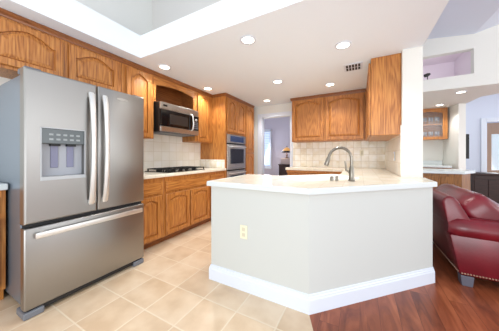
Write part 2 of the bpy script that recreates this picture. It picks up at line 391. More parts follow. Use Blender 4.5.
# peninsula half wall and its baseboard
s2 = math.sqrt(.5)
T = .12
outer = [(PA, PY), (PB, PY), (PB+PD, PY+PD), (PB+PD, YR)]
inner = [(PB+PD-T, YR), (PB+PD-T, PY+PD+T*.414), (PB-T*.414, PY+T), (PA, PY+T)]
struct('wall_peninsula', MB().prism(outer+inner, 0, .872), 'half_wall', 'pale grey half wall wrapping the kitchen peninsula')
def offs(d): return [(PA-d, PY+T+.02), (PA-d, PY-d), (PB+.414*d, PY-d), (PB+PD+d, PY+PD-.414*d), (PB+PD+d, YR)]
bb = MB()
prof = [(0, 0), (.016, 0), (.016, .098), (.012, .108), (.012, .116), (.007, .124), (.007, .132), (0, .138)]
rings = []
for d, z in prof: rings.append([bb.bm.verts.new((x, y, z)) for x, y in offs(d)])
for a, b_ in zip(rings, rings[1:]+rings[:1]):
    for i in range(4): bb.bm.faces.new((a[i], a[i+1], b_[i+1], b_[i]))
bb.bm.faces.new([r[0] for r in rings]); bb.bm.faces.new([r[-1] for r in rings][::-1])
struct('baseboard_peninsula', bb, 'trim', 'white baseboard around the half wall')

# ------------------------------------------------------------------ tile backsplashes
struct('trim_4', MB().box(XW, XW+.012, 1.45, 3.23, .915, 1.50), 'splash_y', 'cream square tile backsplash behind the cooktop')
struct('trim_5', MB().box(DX1+.06, XR0, YB-.012, YB, .915, 1.50), 'splash_x', 'mottled cream tile backsplash on the back wall')
struct('trim_6', MB().box(XR0-.012, XR0, 2.87, YB-.012, .915, 1.50).box(XR0-.016, XR0, YR-.004, 2.87, .915, 1.42), 'splash_y', 'cream tile backsplash below the end cabinet')

# ------------------------------------------------------------------ cabinet doors
def outline(l, r, b, t, rise, d, n=14):
    l += d; r -= d; b += d; pts = [(l, b), (r, b)]
    sh = (r-l)*.06
    pts.append((r, t-rise-d))
    for i in range(n+1):
        f = i/n; x = r-sh-(r-l-2*sh)*f
        h = math.sin(math.pi*f)**1.0
        pts.append((x, t-rise-d+rise*h))
    pts.append((l, t-rise-d))
    return pts
def door_mesh(w, h, arch=.05, th=.027, st=.055):
    """raised panel door in local u (0..w), v (0..h), n (0..th)"""
    mb = MB(); bm = mb.bm
    l, r, b, t = st, w-st, st, h-st*.8
    rings = []
    i0 = outline(l, r, b, t, arch, 0); n = len(i0)
    def outer_ring(e, z):
        o = []
        for k, (x, y) in enumerate(i0):
            if k == 0: o.append((e, e, z))
            elif k == 1: o.append((w-e, e, z))
            elif k == 2: o.append((w-e, h-e-.02, z))
            elif k == n-1: o.append((e, h-e-.02, z))
            elif k == 3: o.append((w-e, h-e, z))
            elif k == n-2: o.append((e, h-e, z))
            else: o.append((min(max(x, e), w-e), h-e, z))
        return o
    rings.append(outer_ring(.009, 0)); rings.append(outer_ring(.009, .010)); rings.append(outer_ring(0, .011)); rings.append(outer_ring(0, th-.004)); rings.append(outer_ring(.004, th))
    for d, z in ((0, th), (.0015, th-.020), (.011, th-.020), (.015, th-.011), (.042, th-.002)):
        rings.append([(x, y, z) for x, y in outline(l, r, b, t, arch, d)])
    V = [[bm.verts.new(p) for p in rg] for rg in rings]
    for a, c in zip(V, V[1:]):
        for k in range(n): bm.faces.new((a[k], a[(k+1) % n], c[(k+1) % n], c[k]))
    bm.faces.new(V[-1]); bm.faces.new(V[0][::-1])
    return mb
def flat_drawer(w, h, th=.019):
    mb = MB(); mb.box(0, w, 0, h, 0, th-.005); mb.box(.012, w-.012, .012, h-.012, th-.006, th, .004, 1); return mb
# faces: 'E' looks to +x (left wall units), 'S' looks to -y (back wall), 'W' looks to -x
def place(mb, face, a, z, depth):
    if face == 'E': mat = Matrix(((0, 0, 1, depth), (1, 0, 0, a), (0, 1, 0, z), (0, 0, 0, 1)))
    elif face == 'S': mat = Matrix(((1, 0, 0, a), (0, 0, -1, depth), (0, 1, 0, z), (0, 0, 0, 1)))
    elif face == 'W': mat = Matrix(((0, 0, -1, depth), (-1, 0, 0, a), (0, 1, 0, z), (0, 0, 0, 1)))
    return mb.transform(mat)
def door(par, face, a0, a1, z0, z1, depth, arch=.05, mat='oak', name='door'):
    w = abs(a1-a0); a = a0 if face != 'W' else max(a0, a1)
    return place(door_mesh(w, z1-z0, arch), face, a, z0, depth).build(name, mat, par)
def drawer(par, a0, a1, z0, z1, depth, mat='oakh'):
    return place(flat_drawer(a1-a0, z1-z0), 'E', a0, z0, depth).build('drawer', mat, par)

XU = -2.56; XBF = -2.27
CAB = 'oak wall and base cabinets'
def crownE(par, y0, y1, x, ret0=False):
    mb = MB().prism([(x-.02, 2.285), (x+.008, 2.285), (x+.012, 2.30), (x+.028, 2.325), (x+.028, 2.338), (x-.02, 2.338)], y0, y1, 'Y')
    return mb.build('crown_molding', 'oakd', par)

# cabinet above the refrigerator
t = thing('wall_cabinet', (XW, .96, 1.86), 'shallow two-door oak cabinet directly above the steel refrigerator', 'cabinet', CAB)
MB().box(XW+.001, XU, .30, 1.475, 1.87, 2.338, .002, 1).build('body', 'oak', t)
door(t, 'E', .44, .905, 1.895, 2.262, XU, .07); door(t, 'E', .955, 1.43, 1.895, 2.262, XU, .07); crownE(t, .30, 1.475, XU)
# tall narrow cabinet right of it
t = thing('wall_cabinet', (XW, 1.69, 1.38), 'tall single-door oak wall cabinet between refrigerator and microwave', 'cabinet', CAB)
MB().box(XW+.001, XU, 1.478, 1.918, 1.39, 2.338, .002, 1).build('body', 'oak', t)
door(t, 'E', 1.525, 1.868, 1.405, 2.262, XU, .06); crownE(t, 1.478, 1.918, XU)
# open alcove above the microwave
t = thing('wall_cabinet', (XW, 2.33, 1.95), 'open oak alcove with an arched valance above the microwave', 'cabinet', CAB)
a = MB(); a.box(XW+.001, XW+.02, 1.922, 2.738, 1.93, 2.338); a.box(XW+.02, XU-.02, 1.922, 1.94, 1.93, 2.338); a.box(XW+.02, XU-.02, 2.72, 2.738, 1.93, 2.338); a.box(XW+.02, XU-.02, 1.94, 2.72, 2.30, 2.338); a.box(XW+.02, XU-.02, 1.94, 2.72, 1.925, 1.943)
a.build('body', 'oakd', t)  # darker oak puts the alcove's shade into its colour
val = [(1.922, 2.338), (1.922, 1.93), (1.955, 1.93), (1.955, 2.165)]
for i in range(13):
    f = i/12; val.append((1.955+.75*f, 2.165+.035*math.sin(math.pi*f)))
val += [(2.705, 1.93), (2.738, 1.93), (2.738, 2.338)]
MB().prism(val, XU-.02, XU, 'X').build('valance', 'oakh', t); crownE(t, 1.922, 2.738, XU)
# cabinet right of the microwave
t = thing('wall_cabinet', (XW, 2.98, 1.40), 'single-door oak wall cabinet right of the microwave beside the oven tower', 'cabinet', CAB)
MB().box(XW+.001, XU, 2.742, 3.226, 1.40, 2.338, .002, 1).build('body', 'oak', t)
door(t, 'E', 2.79, 3.10, 1.415, 2.262, XU, .05); crownE(t, 2.742, 3.226, XU)
# microwave
MX = -2.45
t = thing('microwave', (XW, 2.35, 1.49), 'stainless over-the-range microwave with black window below the oak alcove', 'microwave')
MB().box(XW+.014, MX-.03, 1.945, 2.715, 1.50, 1.918, .004, 1).build('housing', 'black_matte', t)
MB().box(MX-.03, MX, 1.945, 2.715, 1.815, 1.915, .008).build('top_vent', 'steelh', t)
d = MB().box(MX-.028, MX+.004, 1.947, 2.58, 1.575, 1.813, .004).build('door', 'black', t)
MB().box(MX+.004, MX+.008, 2.10, 2.46, 1.615, 1.76, .001).build('window', plain('microwave_glass', (54, 50, 48), .1), d)
MB().tube([(MX+.005, 2.535, 1.56), (MX+.035, 2.54, 1.585), (MX+.045, 2.545, 1.67), (MX+.035, 2.54, 1.80), (MX+.005, 2.535, 1.83)], .011).build('handle', 'handle', d, True)
cpm = MB().box(MX-.028, MX+.002, 2.585, 2.713, 1.575, 1.813, .003).build('control_panel', 'black', t)
kk = MB()
for i in range(4):
    for j in range(3): kk.box(MX+.002, MX+.004, 2.605+j*.033, 2.628+j*.033, 1.60+i*.032, 1.62+i*.032)
kk.build('keypad', 'grey_plastic', cpm)
MB().ball((MX+.004, 2.65, 1.75), .006, .026, .022).build('dial', 'handle', cpm, True)
MB().box(MX-.03, MX, 1.945, 2.715, 1.50, 1.573, .006).build('bottom_trim', 'steelh', t)
MB().box(MX, MX+.003, 1.99, 2.06, 1.855, 1.882).build('badge', 'black', t)
MB().box(XW+.05, MX-.05, 1.98, 2.68, 1.488, 1.50).build('grille', 'grey_plastic', t)

# refrigerator
FX = -2.05; FY0, FY1 = .518, 1.42
t = thing('refrigerator', (-2.45, .97, 0), 'large stainless french-door refrigerator with ice dispenser on the left', 'refrigerator')
MB().box(-2.86, -2.135, FY0+.024, FY1-.004, .045, 1.755, .006).build('body', 'fridge_side', t)
def fdoor(y0, y1, z0, z1, name, hole=None):
    mb = MB(); x0 = FX-.075
    if not hole:
        mb.box(x0, FX, y0, y1, z0, z1, .012, 3)
        return mb.build(name, 'steel', t, True)
    hy0, hy1, hz0, hz1 = hole
    bm = mb.bm
    e = .012
    def ring(yy0, yy1, zz0, zz1, x): return [bm.verts.new((x, y, z)) for y, z in ((yy0, zz0), (yy1, zz0), (yy1, zz1), (yy0, zz1))]
    R = [ring(y0, y1, z0, z1, x0), ring(y0, y1, z0, z1, FX-e), ring(y0+.0035, y1-.0035, z0+.0035, z1-.0035, FX-.0035), ring(y0+e, y1-e, z0+e, z1-e, FX), ring(hy0, hy1, hz0, hz1, FX), ring(hy0, hy1, hz0, hz1, FX-.062)]
    for a_, c_ in zip(R, R[1:]):
        for k in range(4): bm.faces.new((a_[k], a_[(k+1) % 4], c_[(k+1) % 4], c_[k]))
    bm.faces.new(R[0][::-1]); bm.faces.new(R[-1])
    return mb.build(name, 'steel', t)
DYS = .972
ld = fdoor(FY0, DYS-.003, .668, 1.775, 'door', (.605, .878, .969, 1.363))
rd = fdoor(DYS+.003, FY1, .668, 1.775, 'door')
fd = fdoor(FY0, FY1, .062, .640, 'freezer_drawer')
def vhandle(y, par):
    pts = []
    for i in range(15):
        f = i/14; z = .745+.945*f
        pts.append((FX+.016+.042*math.sin(math.pi*f)**.6, y, z))
    mb = MB(); bm = mb.bm; prev = None
    for k, (x, yy, z) in enumerate(pts):
        wd = .016+.006*abs(2*k/14-1); dp = .009
        rg = [bm.verts.new((x+dx, yy+dy, z)) for dx, dy in ((-dp, -wd), (dp*.6, -wd), (dp, -wd*.6), (dp, wd*.6), (dp*.6, wd), (-dp, wd))]
        if prev:
            for j in range(6): bm.faces.new((prev[j], prev[(j+1) % 6], rg[(j+1) % 6], rg[j]))
        else: bm.faces.new(rg[::-1])
        prev = rg
    bm.faces.new(prev)
    for z in (.755, 1.68): mb.box(FX-.001, FX+.02, y-.018, y+.018, z-.02, z+.02, .004)
    return mb.build('handle', 'handle', par, True)
vhandle(DYS-.052, ld); vhandle(DYS+.052, rd)
hb = MB()
hb.box(FX+.036, FX+.05, .565, 1.37, .566, .608, .005, 2)
for y in (.62, 1.31): hb.box(FX-.001, FX+.03, y-.02, y+.02, .576, .602, .004)
hb.build('handle', 'handle', fd, True)
hy0, hy1, hz0, hz1 = .605, .878, .969, 1.363
dp = MB()
for a_ in ((hy0-.004, hy0+.004, hz0, hz1), (hy1-.004, hy1+.004, hz0, hz1), (hy0, hy1, hz1-.004, hz1+.004)): dp.box(FX-.002, FX+.002, *a_)
dp.box(FX-.058, FX+.003, hy0, hy1, hz0, hz0+.028, .002, 1)
dp.build('dispenser_tray', plain('tray_grey', (176, 180, 184), .3), ld, label='pale grey dispenser tray and rim')
MB().box(FX-.061, FX-.052, hy0+.002, hy1-.002, hz0+.03, hz1-.10).build('dispenser_recess', plain('recess_grey', (160, 164, 172), .3), ld)
dpan = MB().box(FX-.055, FX-.006, hy0+.002, hy1-.002, 1.245, hz1-.002, .004).build('dispenser_panel', plain('dispenser_grey', (92, 98, 100), .3, .3), ld, label='dark grey dispenser control panel')
for i in range(2):
    for j in range(5): MB().box(FX-.007, FX-.004, .652+j*.042, .676+j*.042, 1.272+i*.036, 1.286+i*.036).build('dispenser_button', M.setdefault('btn', plain('button_grey', (150, 156, 158), .3)), ld)
for y0 in (.672, .772):
    MB().box(FX-.052, FX-.044, y0, y0+.046, 1.06, 1.235, .003).build('dispenser_paddle', M.setdefault('pad', plain('paddle_blue_grey', (120, 122, 148), .3)), ld)
    MB().box(FX-.052, FX-.02, y0-.006, y0+.052, 1.228, 1.246).build('dispenser_spout', 'black_matte', ld)
MB().prism([(1.19+.055*math.cos(k*math.pi/8), 1.70+.013*math.sin(k*math.pi/8)) for k in range(16)], FX-.001, FX+.002, 'X').build('badge', 'steelh', rd)
MB().box(-2.14, FX-.02, FY0+.02, FY1-.02, .025, .060).build('base_grille', 'black_matte', t)
MB().box(-2.20, FX-.003, FY0-.002, FY0+.11, 0, .05, .01).build('foot', 'grey_plastic', t)
MB().box(-2.20, FX-.003, FY1-.11, FY1+.002, 0, .05, .01).build('foot', 'grey_plastic', t)
MB().box(-2.13, FX-.04, FY0+.004, FY1-.004, .640, .668).build('seal', 'dark_gap', t)
for y0 in (FY0+.01, FY1-.10): MB().box(-2.22, FX-.03, y0, y0+.09, 1.752, 1.790, .006).build('hinge_cover', 'grey_plastic', t)
MB().box(-2.14, -2.10, FY0-.004, FY0+.05, .643, .666).build('hinge', 'fridge_side', t)

# cabinet and counter left of the refrigerator
t = thing('base_cabinet', (-2.68, .2, 0), 'plain oak base cabinet at the left edge, left of the refrigerator', 'cabinet', CAB)
MB().box(XW+.001, -2.47, -.55, .526, .10, .885, .003, 1).box(XW+.001, -2.53, -.55, .526, 0, .10).build('body', 'oak', t)
door(t, 'E', .06, .49, .14, .66, -2.47); place(flat_drawer(.43, .13), 'E', .06, .70, -2.47).build('drawer', 'oakh', t)
o = MB().box(XW+.001, -2.43, -.56, .531, .886, .935, .008).build('countertop', 'counter_edge'); tag(o, 'short white countertop left of the refrigerator', 'countertop')

# base cabinets along the left wall
def base_unit(y0, y1, label):
    t = thing('base_cabinet', (-2.56, (y0+y1)/2, 0), label, 'cabinet', CAB)
    MB().box(XW+.001, XBF, y0+.001, y1-.001, .085, .874, .002, 1).box(XW+.001, XBF-.07, y0+.001, y1-.001, 0, .085).build('body', 'oak', t)
    MB().box(XBF-.07, XBF-.065, y0+.001, y1-.001, 0, .085).build('toe_kick', 'oakd', t)
    return t
t = base_unit(1.45, 1.845, 'single-door oak base cabinet next to the refrigerator'); drawer(t, 1.47, 1.80, .675, .815, XBF); door(t, 'E', 1.47, 1.80, .105, .645, XBF, .036)
t = base_unit(1.845, 2.775, 'double-door oak base cabinet under the cooktop'); drawer(t, 1.875, 2.75, .675, .815, XBF); door(t, 'E', 1.875, 2.30, .105, .645, XBF, .036); door(t, 'E', 2.325, 2.75, .105, .645, XBF, .036)
t = base_unit(2.775, 3.226, 'oak base cabinet with drawer next to the oven tower'); drawer(t, 2.80, 3.20, .675, .815, XBF); door(t, 'E', 2.80, 3.20, .105, .645, XBF, .036)
o = MB().box(XW+.013, -2.225, 1.45, 3.226, .875, .915, .006).build('countertop', 'counter'); tag(o, 'white tiled countertop holding the cooktop', 'countertop')
o = MB().box(XW+.013, -2.262, 3.208, 3.228, .916, 1.075, .004).build('side_splash', 'splash_x'); tag(o, 'low white tiled side splash against the oven tower', 'side splash')
# cooktop
t = thing('cooktop', (-2.55, 2.33, .915), 'black gas cooktop with cast iron grates in the left countertop', 'cooktop')
MB().box(-2.80, -2.31, 1.95, 2.72, .9155, .926, .004).build('glass_top', 'black', t)
for i, yy in enumerate((2.02, 2.29, 2.56)):
    g = MB(); y0, y1 = yy-.05, yy+.19
    for x in (-2.77, -2.37): g.box(x, x+.014, y0, y1, .950, .962)
    for y in (y0, y1-.014): g.box(-2.77, -2.356, y, y+.014, .950, .962)
    g.box(-2.77, -2.356, (y0+y1)/2-.006, (y0+y1)/2+.006, .950, .964)
    for x in (-2.66, -2.47): g.box(x-.006, x+.006, y0, y1, .950, .964)
    for x in (-2.77, -2.37):
        for y in (y0, y1-.014): g.box(x, x+.014, y, y+.014, .926, .950)
    g.build('grate', 'iron', t)
    for x in (-2.66, -2.47): MB().lathe([(0, 0), (.045, 0), (.045, .010), (.032, .018), (0, .018)], (x, (y0+y1)/2, .926), 18).build('burner', 'iron', t, True)
for k in range(4): MB().lathe([(0, 0), (.018, 0), (.016, .02), (0, .02)], (-2.335, 2.12+k*.14, .926), 14).build('knob', 'nickel', t, True)

# oven tower
XP = -2.25; TY0, TY1 = 3.23, 4.40
t = thing('oven_cabinet', (-2.56, 3.8, 0), 'tall oak oven and pantry tower at the end of the left wall', 'cabinet', CAB)
b_ = MB(); b_.box(XW+.001, XP, TY0, 3.265, .085, 2.338); b_.box(XW+.001, XP, 3.975, TY1, .085, 2.338); b_.box(XW+.001, XP, 3.265, 3.975, 1.575, 2.338); b_.box(XW+.001, XP, 3.265, 3.975, .085, .50); b_.box(XW+.001, XW+.02, 3.265, 3.975, .5, 1.575); b_.box(XW+.001, XP-.07, TY0, TY1, 0, .085)
b_.build('body', 'oak', t)
door(t, 'E', 3.275, 3.60, 1.61, 2.255, XP, .05); door(t, 'E', 3.615, 3.955, 1.61, 2.255, XP, .05)
door(t, 'E', 4.0, 4.375, 1.215, 2.255, XP, .05); door(t, 'E', 4.0, 4.375, .11, 1.19, XP, .05); door(t, 'E', 3.275, 3.955, .11, .48, XP, .04)
crownE(t, TY0-.02, TY1, XP)
MB().prism([(TY0-.028, 2.338), (TY0-.028, 2.325), (TY0-.012, 2.30), (TY0-.008, 2.285), (TY0, 2.285), (TY0, 2.338)], XU+.03, XP, 'X').build('crown_molding', 'oakd', t)
t = thing('wall_oven', (-2.5, 3.62, .51), 'stainless built-in wall oven set in the oak tower', 'oven')
ox = XP+.02
MB().box(XW+.03, XP-.002, 3.27, 3.97, .505, 1.57).build('housing', 'black_matte', t)
cp = MB().box(XP, ox+.006, 3.272, 3.968, 1.40, 1.565, .005).build('control_panel', 'steelh', t)
MB().box(ox+.006, ox+.009, 3.36, 3.88, 1.425, 1.54, .002).build('display', 'screen', cp)
for z0, z1, gl in ((.875, 1.375, (.99, 1.29)), (.52, .85, (.60, .76))):
    d = MB().box(XP, ox+.006, 3.272, 3.968, z0, z1, .005).build('door', 'steelh', t)
    MB().box(ox+.006, ox+.009, 3.36, 3.88, gl[0], gl[1], .002).build('window', 'glass_dark', d)
    hh = MB().tube([(ox+.045, 3.33, z1-.045), (ox+.045, 3.91, z1-.045)], .012, 12)
    for y in (3.36, 3.88): hh.box(ox+.004, ox+.045, y-.01, y+.01, z1-.055, z1-.035)
    hh.build('handle', 'handle', d, True)

# back wall cabinets
t = thing('wall_cabinet', (-.6, 4.36, 1.44), 'two-door oak wall cabinet on the back wall above the tile', 'cabinet', CAB)
MB().box(-1.25, .095, 4.20, YB-.001, 1.435, 2.338, .002, 1).build('body', 'oak', t)
door(t, 'S', -1.23, -.615, 1.455, 2.275, 4.20, .05); door(t, 'S', -.585, .06, 1.455, 2.275, 4.20, .05)
MB().prism([(4.21, 2.285), (4.192, 2.285), (4.188, 2.30), (4.172, 2.325), (4.172, 2.338), (4.21, 2.338)], -1.275, .09, 'X').build('crown_molding', 'oakd', t)
t = thing('wall_cabinet', (.26, 3.5, 1.40), 'oak end cabinet with a plain grained side beside the white pillar', 'cabinet', CAB)
MB().box(.12, XR0-.001, 2.915, 4.165, 1.40, 2.338, .003, 1).build('body', 'oak', t)
for y in (2.935, 3.35, 3.76): door(t, 'W', y, y+.395, 1.405, 2.29, .12, .05)
t = thing('base_cabinet', (-.4, 4.2, 0), 'oak base cabinet along the back wall behind the sink', 'cabinet', CAB)
MB().box(-1.26, XR0-.02, 3.93, YB-.013, .085, .865, .002, 1).box(-1.26, XR0-.02, 4.0, YB-.013, 0, .085).build('body', 'oak', t)
for k in range(2): door(t, 'S', -1.24+k*.5, -.76+k*.5, .105, .645, 3.93, .045)
for k in range(2): place(flat_drawer(.48, .14), 'S', -1.24+k*.5, .675, 3.93).build('drawer', 'oakh', t)
MB().box(-1.265, -.23, 3.900, 3.929, .825, .872).build('edge_strip', 'oakh', t)
# peninsula base cabinets, kitchen side
kp = [(PA, PY+T+.001), (PB-T*.414-.001, PY+T+.001), (PB+PD-T-.001, PY+PD+T*.414+.001), (PB+PD-T-.001, YR-.001), (XR0-.02, YR-.001), (XR0-.02, 3.925), (-.20, 3.925), (-.20, 2.88), (-.77, 2.31), (PA, 2.31)]
t = thing('base_cabinet', (-.5, 2.2, 0), 'oak base cabinets on the kitchen side of the peninsula under the sink', 'cabinet', CAB)
MB().prism(kp, .085, .70).build('body', 'oak', t)
MB().prism([(p[0], p[1]) if i < 7 else (p[0]+.0, p[1]-.06) for i, p in enumerate(kp)], 0, .085).build('toe_kick', 'oakd', t)
# countertop, with a hole for the sink: thick slab polygons
A = (PA-.02, PY-.02); B_ = (PB+.0083, PY-.02); C_ = (PB+PD+.02, PY+PD-.0083); D_ = (PB+PD+.02, YR-.002)
top = [A, B_, C_, D_, (XR0-.018, YR-.002), (XR0-.018, YB-.014), (-1.285, YB-.014), (-1.285, 3.888), (-.225, 3.888), (-.225, 2.87), (-.78, 2.34), (PA-.02, 2.34)]
ct = MB(); bm = ct.bm
sc, sr = Vector((-.40, 2.36)), .0
ux, uy = Vector((s2, s2)), Vector((-s2, s2))
SW, SD = .36, .19
hole = [sc+ux*a_*SW+uy*c_*SD for a_, c_ in ((-1, -1), (1, -1), (1, 1), (-1, 1))]
def slab_with_hole(z0, z1):
    from mathutils.geometry import tessellate_polygon
    pl = [Vector((x, y, 0)) for x, y in top]; hl = [Vector((p.x, p.y, 0)) for p in hole]
    tri = tessellate_polygon([pl, hl]); allp = pl+hl
    for z in (z0, z1):
        vs = [bm.verts.new((p.x, p.y, z)) for p in allp]
        for t_ in tri: bm.faces.new([vs[i] for i in t_])
        if z == z0: lo = vs
        else: hi = vs
    n = len(pl)
    for i in range(n): bm.faces.new((lo[i], lo[(i+1) % n], hi[(i+1) % n], hi[i]))
    for i in range(4): bm.faces.new((lo[n+i], lo[n+(i+1) % 4], hi[n+(i+1) % 4], hi[n+i]))
slab_with_hole(.873, .915)
o = ct.build('countertop', 'counter'); tag(o, 'large white tiled countertop over the peninsula half wall and back cabinets', 'countertop')
# nosing on the visible outer edge belongs to the counter
nz = MB()
po = [(PA-.030, 2.34), (PA-.030, PY-.030), (PB+.0124, PY-.030), (PB+PD+.030, PY+PD-.0124), (PB+PD+.030, YR-.002)]
pi_ = [(PA-.0195, 2.34), (PA-.0195, PY-.0195), (PB+.0081, PY-.0195), (PB+PD+.0195, PY+PD-.0081), (PB+PD+.0195, YR-.002)]
for (p0, p1, q0, q1) in zip(po, po[1:], pi_, pi_[1:]):
    nz.bm.faces.new  # keep one mesh
v_rings = []
for pts, z in ((pi_, .8735), (po, .8735), (po, .910), ([(a_*.6+c_*.4, b1*.6+d1*.4) for (a_, b1), (c_, d1) in zip(po, pi_)], .917), (pi_, .917)):
    v_rings.append([nz.bm.verts.new((x, y, z)) for x, y in pts])
for a_, c_ in zip(v_rings, v_rings[1:]+v_rings[:1]):
    for i in range(4): nz.bm.faces.new((a_[i], a_[i+1], c_[i+1], c_[i]))
nz.bm.faces.new([r[0] for r in v_rings]); nz.bm.faces.new([r[-1] for r in v_rings][::-1])
nz.build('edge_nosing', 'counter_edge', o)
# sink
t = thing('sink', (sc.x, sc.y, .915), 'white corner sink set into the tiled peninsula counter', 'sink')
sm = MB(); bm = sm.bm; rings = []
def rr(hw, hd, z, rad=.05, n=5):
    out = []
    for (sx, sy, a0) in ((1, 1, 0), (-1, 1, 90), (-1, -1, 180), (1, -1, 270)):
        for k in range(n+1):
            an = math.radians(a0+90*k/n)
            p = sc+ux*(sx*(hw-rad)+rad*math.cos(an))+uy*(sy*(hd-rad)+rad*math.sin(an))
            out.append(bm.verts.new((p.x, p.y, z)))
    return out
R = [rr(SW+.02, SD+.02, .9155), rr(SW+.018, SD+.018, .924), rr(SW-.01, SD-.01, .926), rr(SW-.022, SD-.022, .915), rr(SW-.03, SD-.03, .76), rr(SW-.09, SD-.08, .74, .04)]
for a_, c_ in zip(R, R[1:]):
    n = len(a_)
    for k in range(n): bm.faces.new((a_[k], a_[(k+1) % n], c_[(k+1) % n], c_[k]))
bm.faces.new(R[-1])
sm.build('basin', 'porcelain', t, True)
MB().lathe([(0, 0), (.04, 0), (.04, .004), (0, .002)], (sc.x, sc.y, .741), 16).build('drain', 'nickel', t, True)
# faucet
bp = Vector((-.07, 2.17, .915)); dirv = Vector((-.87, -.46, 0)).normalized()
t = thing('faucet', bp, 'brushed nickel gooseneck faucet beside the sink', 'faucet')
MB().lathe([(0, 0), (.027, 0), (.030, .006), (.026, .014), (.024, .05), (.021, .12), (.015, .14), (0, .14)], bp, 20).build('base', 'nickel', t, True)
pts = [bp+Vector((0, 0, .12)), bp+Vector((0, 0, .20))]
Rr = .108
for k in range(13):
    an = math.pi*k/12*.94
    pts.append(bp+Vector((0, 0, .205))+dirv*(Rr-Rr*math.cos(an))+Vector((0, 0, Rr*math.sin(an))))
sp = MB().tube(pts, .0135, 12).build('spout', 'nickel', t, True)
e0 = pts[-1]; dn = (pts[-1]-pts[-2]).normalized()
MB().tube([e0, e0+dn*.03, e0+dn*.075, e0+dn*.085], [.015, .020, .022, .017], 12).build('spray_head', 'nickel', t, True)
MB().tube([bp+Vector((-.012, 0, .075)), bp+Vector((-.045, -.01, .10)), bp+Vector((-.055, -.012, .19))], [.011, .010, .006], 10).build('handle', 'nickel', t, True)
# soap dispenser
sp0 = Vector((-.215, 2.10, .915))
t = thing('soap_dispenser', sp0, 'small nickel air gap and soap pump on the counter left of the faucet', 'soap dispenser')
MB().lathe([(0, 0), (.016, 0), (.016, .035), (.012, .042), (0, .042)], sp0+Vector((-.02, -.008, 0)), 14).build('cap', 'nickel', t, True)
MB().lathe([(0, 0), (.014, 0), (.014, .04), (.008, .046), (0, .046)], sp0+Vector((.022, .01, 0)), 14).build('pump', 'nickel', t, True)

# outlets and switches
def plate(mbm, label, cat, mat='ivory', slots=None, loc=None):
    t = thing('wall_outlet' if cat == 'outlet' else 'light_switch', loc, label, cat)
    mbm.build('cover_plate', mat, t)
    if slots: slots.build('socket' if cat == 'outlet' else 'rocker', 'slot', t)
y = PY
plate(MB().box(-.912, -.842, y-.007, y-.0005, .442, .558, .003), 'ivory outlet on the front of the peninsula half wall', 'outlet', 'ivory',
      MB().box(-.892, -.862, y-.009, y-.006, .462, .492, .001, 1).box(-.892, -.862, y-.009, y-.006, .508, .538, .001, 1), (-.877, y, .5))
plate(MB().box(XR0-.020, XR0-.0125, 3.31, 3.40, 1.085, 1.205, .003), 'white switch plate on the tile beside the pillar', 'switch', 'trim',
      MB().box(XR0-.023, XR0-.019, 3.335, 3.375, 1.115, 1.175, .001, 1), (XR0-.013, 3.355, 1.145))
for x, lab in ((-.51, 'small cream outlet on the back tile behind the faucet'), (.03, 'small cream outlet on the back tile right of the faucet')):
    plate(MB().box(x-.034, x+.034, YB-.02, YB-.0125, 1.15, 1.262, .003), lab, 'outlet', 'ivory', MB().box(x-.012, x+.012, YB-.022, YB-.019, 1.17, 1.24, .001, 1), (x, YB-.013, 1.2))

# ------------------------------------------------------------------ recessed lights
spots = [(-1.01, 1.85, 'recessed ceiling light nearest the front, left of the peninsula corner'),
         (-.16, 2.42, 'recessed ceiling light nearest the air vent, above the sink'),
         (-2.30, 1.89, 'recessed ceiling light before the tall cabinet beside the refrigerator'),
         (-2.37, 2.86, 'recessed ceiling light beside the oak oven tower'),
         (-1.16, 3.12, 'recessed ceiling light in the middle of the kitchen ceiling'),
         (-.44, 3.66, 'recessed ceiling light close above the back wall cabinet'),
         (-1.77, 4.09, 'recessed ceiling light just before the kitchen doorway'),
         (1.66, 5.25, 'recessed light in the underside of the white beam'),
         (1.64, 6.35, 'recessed light in front of the glass cabinet')]
def can(x, y, label, z=ZC, power=LAMP_POWER):
    t = thing('recessed_light', (x, y, z), label, 'ceiling light', 'recessed ceiling lights')
    MB().lathe([(.058, -.001), (.085, -.001), (.083, -.007), (.062, -.009), (.058, -.001)], (x, y, z), 28).build('trim_ring', 'trim', t, True)
    MB().lathe([(0, -.003), (.060, -.003), (.060, -.005), (0, -.006)], (x, y, z), 28).build('lens', 'lens', t, True)
    l = bpy.data.lights.new('bulb', 'SPOT'); l.energy = power; l.color = LAMP_COLOR; l.spot_size = math.radians(135); l.spot_blend = .6; l.shadow_soft_size = .05
    o = bpy.data.objects.new('bulb', l); COL.objects.link(o); o.parent = t; o.location = (0, 0, -.02)
for x, y, lab in spots: can(x, y, lab)
# air vent
t = thing('air_vent', (-.09, 3.08, ZC), 'white slotted air vent in the ceiling near the end cabinet', 'vent')
MB().box(-.19, .03, 2.96, 3.20, ZC-.008, ZC-.001, .003).build('frame', 'trim', t)
v = MB()
for k in range(5):
    for r_ in range(2): v.box(-.165+k*.036, -.140+k*.036, 2.985+r_*.105, 3.07+r_*.105, ZC-.0105, ZC-.0075)
v.build('slot', 'dark_gap', t)

